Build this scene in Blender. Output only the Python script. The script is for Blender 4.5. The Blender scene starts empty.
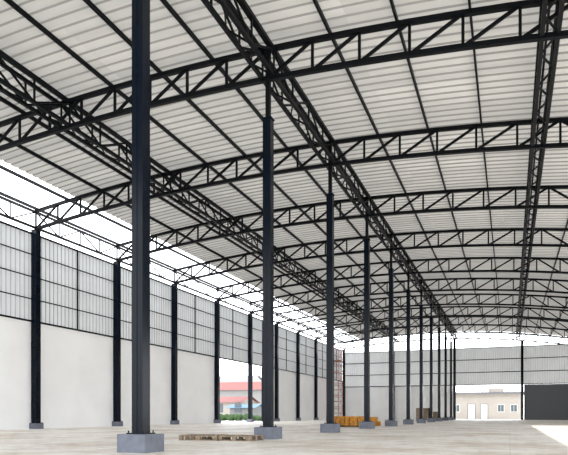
import bpy, bmesh, math, random
from mathutils import Vector
random.seed(4)
scene=bpy.context.scene
try:
    scene.view_settings.view_transform='Standard'
    scene.view_settings.look='None'
    scene.view_settings.exposure=0.0
except Exception: pass

# ---------------------------------------------------------------- materials
def mat(name,col,rough=.6,metal=0.0,noise=0.0,nscale=3.0,trans=0.0,bump=0.0,bscale=40,detail=6,spec=.5,stretch=None):
    m=bpy.data.materials.new(name); m.use_nodes=True
    nt=m.node_tree; n=nt.nodes; l=nt.links
    b=n['Principled BSDF']; b.inputs['Roughness'].default_value=rough; b.inputs['Metallic'].default_value=metal
    b.inputs['Specular IOR Level'].default_value=spec
    b.inputs['Base Color'].default_value=(*col,1)
    tc=n.new('ShaderNodeTexCoord')
    if noise>0:
        t=n.new('ShaderNodeTexNoise'); t.inputs['Scale'].default_value=nscale; t.inputs['Detail'].default_value=detail
        if stretch:
            mp=n.new('ShaderNodeMapping'); mp.inputs['Scale'].default_value=stretch
            l.new(tc.outputs['Object'],mp.inputs['Vector']); l.new(mp.outputs[0],t.inputs['Vector'])
        else: l.new(tc.outputs['Object'],t.inputs['Vector'])
        r=n.new('ShaderNodeValToRGB'); r.color_ramp.elements[0].position=.3; r.color_ramp.elements[1].position=.7
        r.color_ramp.elements[0].color=(*[c*(1-noise) for c in col],1)
        r.color_ramp.elements[1].color=(*[min(1,c*(1+noise*.4)) for c in col],1)
        l.new(t.outputs['Fac'],r.inputs['Fac']); l.new(r.outputs['Color'],b.inputs['Base Color'])
    if bump>0:
        t2=n.new('ShaderNodeTexNoise'); t2.inputs['Scale'].default_value=bscale
        l.new(tc.outputs['Object'],t2.inputs['Vector'])
        bp=n.new('ShaderNodeBump'); bp.inputs['Strength'].default_value=bump; bp.inputs['Distance'].default_value=.02
        l.new(t2.outputs['Fac'],bp.inputs['Height']); l.new(bp.outputs['Normal'],b.inputs['Normal'])
    if trans>0:
        tr=n.new('ShaderNodeBsdfTranslucent'); tr.inputs['Color'].default_value=(1,.985,.95,1)
        mx=n.new('ShaderNodeMixShader'); mx.inputs[0].default_value=trans
        l.new(b.outputs[0],mx.inputs[1]); l.new(tr.outputs[0],mx.inputs[2])
        l.new(mx.outputs[0],n['Material Output'].inputs['Surface'])
    return m
M_STEEL=mat('black_painted_steel',(.0025,.0035,.005),.5,spec=.11)
M_COL=mat('navy_painted_column',(.0022,.0055,.012),.22,noise=.3,nscale=1.5,spec=.13)
M_ROOF=[mat('insulated_roof_sheet',(.405*q,.397*q,.372*q),.6,noise=.25,nscale=.6,trans=.055,spec=.12,stretch=(.25,2.2,1)) for q in (1.0,.88,1.08)]
M_RIBSHADE=mat('roof_rib_painted_shade',(.20,.193,.178),.7,trans=.035,spec=.08)  # rib webs coloured darker: shading painted in so ribs show under flat light
M_SID=mat('ribbed_metal_siding',(.385,.415,.445),.45,noise=.2,nscale=.6,trans=.12,stretch=(1,1.5,.3))
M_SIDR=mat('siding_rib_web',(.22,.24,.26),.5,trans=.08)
M_WHITE=mat('white_rendered_wall',(.94,.945,.95),.8,noise=.05,nscale=.5,bump=.1)
M_FOOT=mat('grey_painted_concrete',(.15,.165,.205),.75,noise=.2,nscale=6,bump=.3)
M_WOOD=mat('pallet_wood',(.26,.195,.13),.8,noise=.35,nscale=8)
M_ORANGE=mat('orange_paint',(.58,.25,.015),.55,noise=.3,nscale=4)
M_RED=mat('red_oxide_tube',(.42,.10,.06),.6)
M_REDROOF=mat('red_roof_tile',(.16,.045,.04),.7,noise=.2,nscale=3)
M_BLUE=mat('blue_sheet',(.05,.14,.25),.6)
M_HWALL=mat('pale_house_wall',(.20,.20,.20),.8,noise=.1)
M_BLD=mat('cream_plaster',(.36,.33,.295),.85,noise=.08,nscale=1)
M_GREYROOF=mat('grey_fascia',(.14,.14,.15),.7)
M_DOOR=mat('white_door_paint',(.6,.6,.6),.5)
M_GLASS=mat('dark_glass',(.06,.08,.09),.1)
M_LEAF=mat('foliage',(.035,.08,.02),.8,noise=.5,nscale=5)
M_GREYDOOR=mat('grey_sliding_door',(.15,.157,.17),.6,spec=.3)
M_ASPH=mat('yard_concrete',(.60,.58,.55),.9,noise=.12,nscale=.3)

def floor_mat():
    m=bpy.data.materials.new('concrete_slab_floor'); m.use_nodes=True
    nt=m.node_tree; n=nt.nodes; l=nt.links; b=n['Principled BSDF']; b.inputs['Roughness'].default_value=.5
    b.inputs['Specular IOR Level'].default_value=.4
    tc=n.new('ShaderNodeTexCoord')
    t=n.new('ShaderNodeTexNoise'); t.inputs['Scale'].default_value=.35; t.inputs['Detail'].default_value=9; t.inputs['Roughness'].default_value=.7
    l.new(tc.outputs['Object'],t.inputs['Vector'])
    r=n.new('ShaderNodeValToRGB'); r.color_ramp.elements[0].position=.38; r.color_ramp.elements[1].position=.54
    r.color_ramp.elements[0].color=(.58,.50,.41,1); r.color_ramp.elements[1].color=(.84,.81,.76,1)
    l.new(t.outputs['Fac'],r.inputs['Fac'])
    t3=n.new('ShaderNodeTexNoise'); t3.inputs['Scale'].default_value=2.6; t3.inputs['Detail'].default_value=8; t3.inputs['Roughness'].default_value=.75
    l.new(tc.outputs['Object'],t3.inputs['Vector'])
    r3=n.new('ShaderNodeValToRGB'); r3.color_ramp.elements[0].position=.38; r3.color_ramp.elements[1].position=.52
    r3.color_ramp.elements[0].color=(.78,.75,.71,1); r3.color_ramp.elements[1].color=(1,1,1,1)
    l.new(t3.outputs['Fac'],r3.inputs['Fac'])
    br=n.new('ShaderNodeTexBrick'); br.offset=0; br.inputs['Scale'].default_value=1
    br.inputs['Brick Width'].default_value=4.1; br.inputs['Row Height'].default_value=6.857; br.inputs['Mortar Size'].default_value=.008
    br.inputs['Color1'].default_value=(1,1,1,1); br.inputs['Color2'].default_value=(.94,.94,.94,1); br.inputs['Mortar'].default_value=(.75,.75,.75,1)
    l.new(tc.outputs['Object'],br.inputs['Vector'])
    mx=n.new('ShaderNodeMix'); mx.data_type='RGBA'; mx.blend_type='MULTIPLY'; mx.inputs[0].default_value=1
    l.new(r.outputs['Color'],mx.inputs[6]); l.new(br.outputs['Color'],mx.inputs[7])
    m2=n.new('ShaderNodeMix'); m2.data_type='RGBA'; m2.blend_type='MULTIPLY'; m2.inputs[0].default_value=1
    l.new(mx.outputs[2],m2.inputs[6]); l.new(r3.outputs['Color'],m2.inputs[7]); l.new(m2.outputs[2],b.inputs['Base Color'])
    return m
M_FLOOR=floor_mat()

# ---------------------------------------------------------------- mesh builder
class B:
    def __init__(s): s.v=[]; s.f=[]; s.mi=[]; s.mats=[]
    def m(s,mt):
        if mt not in s.mats: s.mats.append(mt)
        return s.mats.index(mt)
    def hexa(s,pts,mt):
        o=len(s.v); s.v+= [tuple(p) for p in pts]; k=s.m(mt)
        for f in ((0,3,2,1),(4,5,6,7),(0,1,5,4),(1,2,6,5),(2,3,7,6),(3,0,4,7)):
            s.f.append(tuple(o+i for i in f)); s.mi.append(k)
    def box(s,x0,x1,y0,y1,z0,z1,mt):
        s.hexa([(x0,y0,z0),(x1,y0,z0),(x1,y1,z0),(x0,y1,z0),(x0,y0,z1),(x1,y0,z1),(x1,y1,z1),(x0,y1,z1)],mt)
    def bar(s,a,b,w,h,mt):
        a=Vector(a); b=Vector(b); d=(b-a).normalized()
        up=Vector((0,0,1)) if abs(d.z)<.95 else Vector((0,1,0))
        r=d.cross(up).normalized(); u=r.cross(d).normalized(); r=r*w/2; u=u*h/2
        s.hexa([a-r-u,a+r-u,a+r+u,a-r+u,b-r-u,b+r-u,b+r+u,b-r+u],mt)
    def quad(s,p,mt):
        o=len(s.v); s.v+=[tuple(q) for q in p]; s.f.append(tuple(range(o,o+len(p)))); s.mi.append(s.m(mt))
    def cyl(s,a,b,r,mt,n=8):
        a=Vector(a); b=Vector(b); d=(b-a).normalized()
        up=Vector((0,0,1)) if abs(d.z)<.95 else Vector((0,1,0))
        x=d.cross(up).normalized(); y=x.cross(d)
        o=len(s.v); k=s.m(mt)
        for p in (a,b):
            for i in range(n):
                t=2*math.pi*i/n; s.v.append(tuple(p+x*r*math.cos(t)+y*r*math.sin(t)))
        for i in range(n):
            j=(i+1)%n; s.f.append((o+i,o+j,o+n+j,o+n+i)); s.mi.append(k)
        s.f.append(tuple(o+i for i in reversed(range(n)))); s.mi.append(k)
        s.f.append(tuple(o+n+i for i in range(n))); s.mi.append(k)
    def obj(s,name,parent=None,bevel=0):
        me=bpy.data.meshes.new(name); me.from_pydata(s.v,[],s.f)
        for mt in s.mats: me.materials.append(mt)
        me.polygons.foreach_set('material_index',s.mi); me.update()
        o=bpy.data.objects.new(name,me); scene.collection.objects.link(o)
        if parent: o.parent=parent
        if bevel:
            md=o.modifiers.new('bev','BEVEL'); md.width=bevel; md.segments=2
        return o
def empty(name,loc=(0,0,0)):
    e=bpy.data.objects.new(name,None); e.location=loc; scene.collection.objects.link(e); return e

# ---------------------------------------------------------------- layout
XL,XQ,XM,XR2,XR=-23.77,-15.51,-7.25,1.01,9.27
S=6.857
YN={n:10.17+S*(n-1) for n in range(-1,13)}
YA,YB=YN[-1],YN[12]
TD=.95
def zb(x): return 11.65-.005*(x+10.5)**2

b=B(); b.box(XL-.3,XR+.3,YA-1,YB+.3,-.3,0,M_FLOOR); b.obj('floor')
b=B(); b.box(-400,400,-200,600,-.5,-.06,M_ASPH); b.obj('yard_ground')

# roof sheet (trapezoidal ribs running across the hall; each sheet is two pans wide)
b=B(); ks=[b.m(q) for q in M_ROOF]; k2=b.m(M_RIBSHADE)
ys=[]; y=YA-.8; PER=.42
while y<YB+.8:
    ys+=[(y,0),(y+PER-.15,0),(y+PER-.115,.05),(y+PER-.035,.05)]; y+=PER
xs=[-21.4+i*(XR+.6+21.4)/26 for i in range(27)]
for x in xs:
    for (yy,dz) in ys: b.v.append((x,yy,zb(x)+TD+.25+dz))
N=len(ys)
rs=random.Random(11); tone={}
for i in range(len(xs)-1):
    for j in range(N-1):
        key=(i//7,j//8)
        if key not in tone: tone[key]=rs.choice([0,0,1,2])
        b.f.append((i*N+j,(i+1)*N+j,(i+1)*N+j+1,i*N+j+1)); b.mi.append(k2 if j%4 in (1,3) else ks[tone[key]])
b.obj('ceiling')

# purlins
b=B()
np_=16
for i in range(np_+1):
    x=XL+i*(XR-XL)/np_
    z=zb(x)+TD+.155
    b.box(x-.032,x+.032,YA-.6,YB+.6,z-.085,z+.07,M_STEEL)
b.obj('roof_purlins')

# transverse trusses
NP=22
for n,Y in YN.items():
    b=B(); P=[XL+i*(XR-XL)/NP for i in range(NP+1)]
    for i in range(NP):
        a,c=P[i],P[i+1]
        b.bar((a-.01,Y,zb(a)),(c+.01,Y,zb(c)),.15,.14,M_STEEL)
        b.bar((a-.01,Y,zb(a)+TD),(c+.01,Y,zb(c)+TD),.15,.14,M_STEEL)
        if i<17: b.bar((a,Y,zb(a)),(c,Y,zb(c)+TD),.07,.095,M_STEEL)
        else: b.bar((a,Y,zb(a)+TD),(c,Y,zb(c)),.07,.095,M_STEEL)
    for a in P: b.bar((a,Y,zb(a)),(a,Y,zb(a)+TD),.085,.07,M_STEEL)
    b.obj('roof_truss')

def longt(x,dbl,name='longitudinal_truss'):
    b=B(); q=4; st=S/q
    offs=(-.2,.2) if dbl else (0,)
    cnt=int(round((YB-YA)/st))
    z0,z1=zb(x)+.05,zb(x)+TD-.05
    for o in offs:
        for z in (z0,z1): b.box(x+o-.055,x+o+.055,YA,YB,z-.06,z+.06,M_STEEL)
        for i in range(cnt):
            y0=YA+i*st; y1=y0+st
            p=(z0,z1) if i%2 else (z1,z0)
            b.bar((x+o,y0,p[0]),(x+o,y1,p[1]),.055,.065,M_STEEL)
            b.bar((x+o,y0,z0),(x+o,y0,z1),.055,.055,M_STEEL)
    if dbl:
        for i in range(cnt*2):
            y0=YA+i*st/2; y1=y0+st/2; s_=.2 if i%2 else -.2
            b.bar((x-s_,y0,z0),(x+s_,y1,z0),.05,.045,M_STEEL)
    b.obj(name)
longt(XL,False,'eave_truss'); longt(XQ,True); longt(XM,True); longt(XR2,True); longt(XR,False,'eave_truss')

def column(x,y,w,ztop,foot,fh,post=None):
    b=B(); h=w/2
    z0=fh+.025
    g=.008
    b.box(x-h,x-g,y-h,y+h,z0,ztop,M_COL); b.box(x+g,x+h,y-h,y+h,z0,ztop,M_COL)
    b.box(x-g-.001,x+g+.001,y-h+.012,y+h-.012,z0,ztop,M_COL)
    b.box(x-h-.08,x+h+.08,y-h-.08,y+h+.08,fh,z0,M_COL)
    for sx in (-1,1):
        for sy in (-1,1):
            b.cyl((x+sx*(h+.045),y+sy*(h+.045),z0),(x+sx*(h+.045),y+sy*(h+.045),z0+.05),.016,M_STEEL,6)
    b.box(x-h-.03,x+h+.03,y-h-.03,y+h+.03,ztop,ztop+.02,M_COL)
    if post:
        p=.07; b.box(x-p,x+p,y-p,y+p,ztop+.02,post,M_STEEL)
    o=b.obj('steel_column')
    f=B(); q=foot/2; f.box(x-q,x+q,y-q,y+q,-.02,fh,M_FOOT); f.obj('concrete_footing',o,bevel=.012)
for n,Y in YN.items():
    if n<12: column(XM,Y,.27,10.29,.70,.38,post=zb(XM)+TD)
    column(XL,Y,.34,zb(XL)-.10,.55,.30)
    column(XR,Y,.34,zb(XR)-.10,.55,.30)

def prof(a,b_,per,d):
    t=a; pts=[]
    while t<b_-1e-4:
        for (f,o) in ((0,0),(.6,0),(.7,1),(.9,1)):
            q=t+f*per
            if q<=b_: pts.append((q,o*d,1 if f in (.6,.9) else 0))
        t+=per
    pts.append((b_,0,0)); return pts
def siding_y(b,x,y0,y1,z0,z1,sgn=1,per=.30,d=.045):
    k=b.m(M_SID); k2=b.m(M_SIDR); pts=prof(y0,y1,per,d); o=len(b.v)
    for (yy,dx,_) in pts: b.v+=[(x+dx*sgn,yy,z0),(x+dx*sgn,yy,z1)]
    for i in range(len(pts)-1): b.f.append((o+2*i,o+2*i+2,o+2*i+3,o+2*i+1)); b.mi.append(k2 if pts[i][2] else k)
def siding_x(b,y,x0,x1,z0,z1,per=.30,d=.045):
    k=b.m(M_SID); k2=b.m(M_SIDR); pts=prof(x0,x1,per,d); o=len(b.v)
    for (xx,dy,_) in pts: b.v+=[(xx,y-dy,z0),(xx,y-dy,z1)]
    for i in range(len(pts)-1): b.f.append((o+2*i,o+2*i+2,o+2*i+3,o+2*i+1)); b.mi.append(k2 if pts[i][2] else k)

# left wall
ZS=5.75; ZT=10.55
wl=empty('wall_left')
xw=XL-.19
b=B()
for (a,c) in ((YA,YN[6]),(55.0,YB)): b.box(xw-.18,xw,a,c,-.05,ZS,M_WHITE)
b.obj('white_lower_wall',wl)
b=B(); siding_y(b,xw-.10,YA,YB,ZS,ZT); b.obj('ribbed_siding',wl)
b=B()
for z in (ZS+.05,ZT-.03): b.box(xw-.04,xw+.04,YA,YB,z-.045,z+.045,M_STEEL)
for z in (7.0,8.2,9.4): b.box(xw-.04,xw+.01,YA,YB,z-.028,z+.028,M_STEEL)
for n in range(-1,12):
    ym=YN[n]+S/2; b.box(xw-.04,xw+.03,ym-.03,ym+.03,ZS,ZT,M_STEEL)
b.box(xw-.18,xw+.02,54.9,55.05,0,ZS,M_STEEL)
b.obj('girts',wl)

# right wall with open side bays
wr=empty('wall_right'); xr=XR+.19
b=B(); b.box(xr,xr+.18,YN[6],YB,-.05,ZS,M_WHITE); b.obj('white_lower_wall',wr)
b=B(); siding_y(b,xr+.10,YA,YB,ZS,zb(XR)+TD+.22,-1); b.obj('ribbed_siding',wr)
b=B()
for z in (ZS+.05,7.35,8.8): b.box(xr-.04,xr+.04,YA,YB,z-.05,z+.05,M_STEEL)
b.obj('girts',wr)

# back wall
wb=empty('wall_back'); yb=YB+.22; ZB=4.9; ZBT=10.2
b=B(); b.box(XL-.2,XM,yb,yb+.18,-.05,ZB,M_WHITE); b.obj('white_lower_wall',wb)
b=B(); siding_x(b,yb+.1,XL-.2,XR+.2,ZB,ZBT); b.obj('ribbed_siding',wb)
b=B()
for z in (ZB+.05,6.7,8.5,ZBT-.03): b.box(XL,XR,yb-.04,yb+.04,z-.05,z+.05,M_STEEL)
b.obj('girts',wb)
for x in (-16.2,-7.4,1.55):
    b=B(); w=.17
    b.box(x-w,x+w,YB-w,YB+w,.02,zb(x)-.06,M_COL); b.box(x-w-.06,x+w+.06,YB-w-.06,YB+w+.06,0,.03,M_COL)
    b.box(x-w-.03,x+w+.03,YB-w-.03,YB+w+.03,zb(x)-.1,zb(x)-.06,M_COL)
    b.obj('gable_column')
b=B(); b.box(1.8,XR-.35,yb+.02,yb+.08,0.0,ZB-.02,M_GREYDOOR)
for i in range(13):
    x=1.83+i*(XR-2.2)/12
    b.box(x-.03,x+.03,yb-.02,yb+.02,0.0,ZB-.02,M_GREYDOOR)
for z in (.1,2.4,ZB-.1): b.box(1.8,XR-.35,yb-.025,yb+.02,z-.06,z+.06,M_GREYDOOR)
b.obj('door_1',wb)

# scaffold tower in the far-left corner
b=B(); x0,y0=-22.8,73.5
for lv in range(6):
    z=lv*1.6
    for (ax,ay) in ((0,0),(1.6,0),(0,2.2),(1.6,2.2)):
        b.cyl((x0+ax,y0+ay,z),(x0+ax,y0+ay,z+1.6),.035,M_RED,6)
    for zz in (z+.15,z+.9,z+1.5):
        for ay in (0,2.2): b.cyl((x0,y0+ay,zz),(x0+1.6,y0+ay,zz),.028,M_RED,6)
    for ax in (0,1.6):
        b.cyl((x0+ax,y0,z+.1),(x0+ax,y0+2.2,z+1.5),.022,M_RED,6)
        b.cyl((x0+ax,y0+2.2,z+.1),(x0+ax,y0,z+1.5),.022,M_RED,6)
b.box(x0,x0+1.6,y0,y0+2.2,7.95,8.0,M_WOOD)
b.obj('scaffold_tower')

# orange stacks
b=B(); cx,cy=-9.2,34.2
b.box(cx-1.1,cx+1.1,cy-.55,cy-.45,0,.12,M_WOOD); b.box(cx-1.1,cx+1.1,cy+.45,cy+.55,0,.12,M_WOOD)
for r in range(4):
    z=.12+r*.14
    for i in range(8):
        x=cx-1.08+i*.27+random.uniform(-.015,.015)
        if r==3 and i in (0,7): continue
        b.box(x,x+.23,cy-.9+random.uniform(-.1,.1),cy+.9+random.uniform(-.1,.1),z,z+.12,M_ORANGE)
b.obj('orange_beam_stack',bevel=.01)
b=B(); cx,cy=-9.6,37.6
for i in range(7): b.box(cx-1.3,cx+1.3+random.uniform(-.1,.1),cy+i*.22,cy+i*.22+.18,0,.3,M_ORANGE)
for i in range(5): b.box(cx-1.2,cx+1.2,cy+.2+i*.22,cy+.2+i*.22+.18,.3,.6,M_ORANGE)
b.obj('orange_beam_stack',bevel=.01)

def pallet(cx,cy,w,d,rot):
    b=B()
    for y in (-d/2,-.05,d/2-.1):
        b.box(-w/2,w/2,y,y+.1,0,.022,M_WOOD)
        b.box(-w/2,w/2,y,y+.1,.11,.132,M_WOOD)
        for x in (-w/2,-.06,w/2-.12): b.box(x,x+.12,y,y+.1,.02,.112,M_WOOD)
    for i in range(9):
        x=-w/2+i*(w-.1)/8; b.box(x,x+.1,-d/2,d/2,.132,.156,M_WOOD)
    o=b.obj('wooden_pallet'); o.location=(cx,cy,0); o.rotation_euler=(0,0,rot)
pallet(-8.85,15.7,1.25,1.0,.12)
pallet(-7.6,15.75,1.05,.9,-.06)

def crate(x,y,w,h):
    b=B(); b.box(x-w/2+.02,x+w/2-.02,y-w/2+.02,y+w/2-.02,.1,h-.02,M_WOOD)
    for i in range(4):
        z=.1+i*(h-.1)/4; b.box(x-w/2,x+w/2,y-w/2,y+w/2,z+.02,z+(h-.1)/4-.02,M_WOOD)
    for sx in (-1,0,1): b.box(x+sx*(w/2-.06)-.06,x+sx*(w/2-.06)+.06,y-w/2-.02,y+w/2+.02,0,h,M_WOOD)
    b.obj('wooden_crate')
crate(-9.4,68,1.4,1.5); crate(-8.4,70.5,1.2,1.1)

# ---------------------------------------------------------------- outside
b=B(); y0=101
b.box(-13,2.0,y0,y0+7,-.06,4.1,M_BLD); b.box(-13.4,2.4,y0-.6,y0+7.3,4.1,4.45,M_GREYROOF)
for x in (-6.0,-4.0):
    b.box(x-.62,x+.62,y0-.06,y0,-.06,2.5,M_GREYROOF); b.box(x-.52,x+.52,y0-.1,y0-.02,0,2.4,M_DOOR)
for x in (-8.4,-1.4,.6):
    b.box(x-.55,x+.55,y0-.06,y0,1.1,2.4,M_DOOR); b.box(x-.45,x-.03,y0-.09,y0-.02,1.2,2.3,M_GLASS); b.box(x+.03,x+.45,y0-.09,y0-.02,1.2,2.3,M_GLASS)
b.box(-3.4,-1.0,y0+3,y0+5,4.45,5.2,M_BLD)
b.obj('office_building')
def house(cx,cy,w,d,h,rh,rm,wm):
    b=B(); b.box(cx-w/2,cx+w/2,cy-d/2,cy+d/2,-.06,h,wm)
    e=.5
    A=[(cx-w/2-e,cy-d/2-e,h-.1),(cx+w/2+e,cy-d/2-e,h-.1),(cx+w/2+e,cy,h+rh),(cx-w/2-e,cy,h+rh)]
    C=[(cx+w/2+e,cy+d/2+e,h-.1),(cx-w/2-e,cy+d/2+e,h-.1),(cx-w/2-e,cy,h+rh),(cx+w/2+e,cy,h+rh)]
    b.quad(A,rm); b.quad(C,rm)
    b.quad([(cx-w/2,cy-d/2,h),(cx-w/2,cy+d/2,h),(cx-w/2,cy,h+rh)],wm)
    b.quad([(cx+w/2,cy-d/2,h),(cx+w/2,cy,h+rh),(cx+w/2,cy+d/2,h)],wm)
    for i in range(int(w//2.5)):
        x=cx-w/2+1.2+i*2.5; b.box(x-.5,x+.5,cy-d/2-.04,cy-d/2,1,2.2,M_GLASS)
    b.obj('neighbour_house')
house(-46,97,13,8,5.2,1.6,M_REDROOF,M_HWALL)
house(-38,74,7,5,2.5,.8,M_REDROOF,M_BLD)
house(-66,125,20,10,8.0,2.0,M_GREYROOF,M_HWALL)
house(-33,70,3.4,3,1.7,.4,M_BLUE,M_HWALL)
bm=bmesh.new()
for i in range(40):
    v=bmesh.ops.create_icosphere(bm,subdivisions=2,radius=random.uniform(.25,.5))['verts']
    o=Vector((-35.5+random.uniform(0,8),65+random.uniform(-.5,.5),random.uniform(.1,.5)))
    for q in v: q.co=q.co*random.uniform(.93,1.07)+o
me=bpy.data.meshes.new('hedge'); bm.to_mesh(me); bm.free(); me.materials.append(M_LEAF)
scene.collection.objects.link(bpy.data.objects.new('hedge',me))

# ---------------------------------------------------------------- light
w=bpy.data.worlds.new('overcast_sky'); scene.world=w; w.use_nodes=True
nt=w.node_tree; bg=nt.nodes['Background']; bg.inputs[0].default_value=(.94,.965,1,1); bg.inputs[1].default_value=4.4
s=bpy.data.lights.new('sun','SUN'); s.energy=8; s.angle=.01; s.color=(1,.95,.88)
so=bpy.data.objects.new('sun',s); scene.collection.objects.link(so)
so.rotation_euler=Vector((-1,-.12,-.70)).to_track_quat('-Z','Y').to_euler(); so.location=(30,10,30)

# ---------------------------------------------------------------- camera
c=bpy.data.cameras.new('camera'); co=bpy.data.objects.new('camera',c); scene.collection.objects.link(co)
c.sensor_width=36; c.lens=574/568*36; c.shift_y=(414-227.5)/568; c.clip_end=2000
co.location=(0,0,.8); co.rotation_euler=(math.pi/2,0,math.atan(226/574))
scene.camera=co
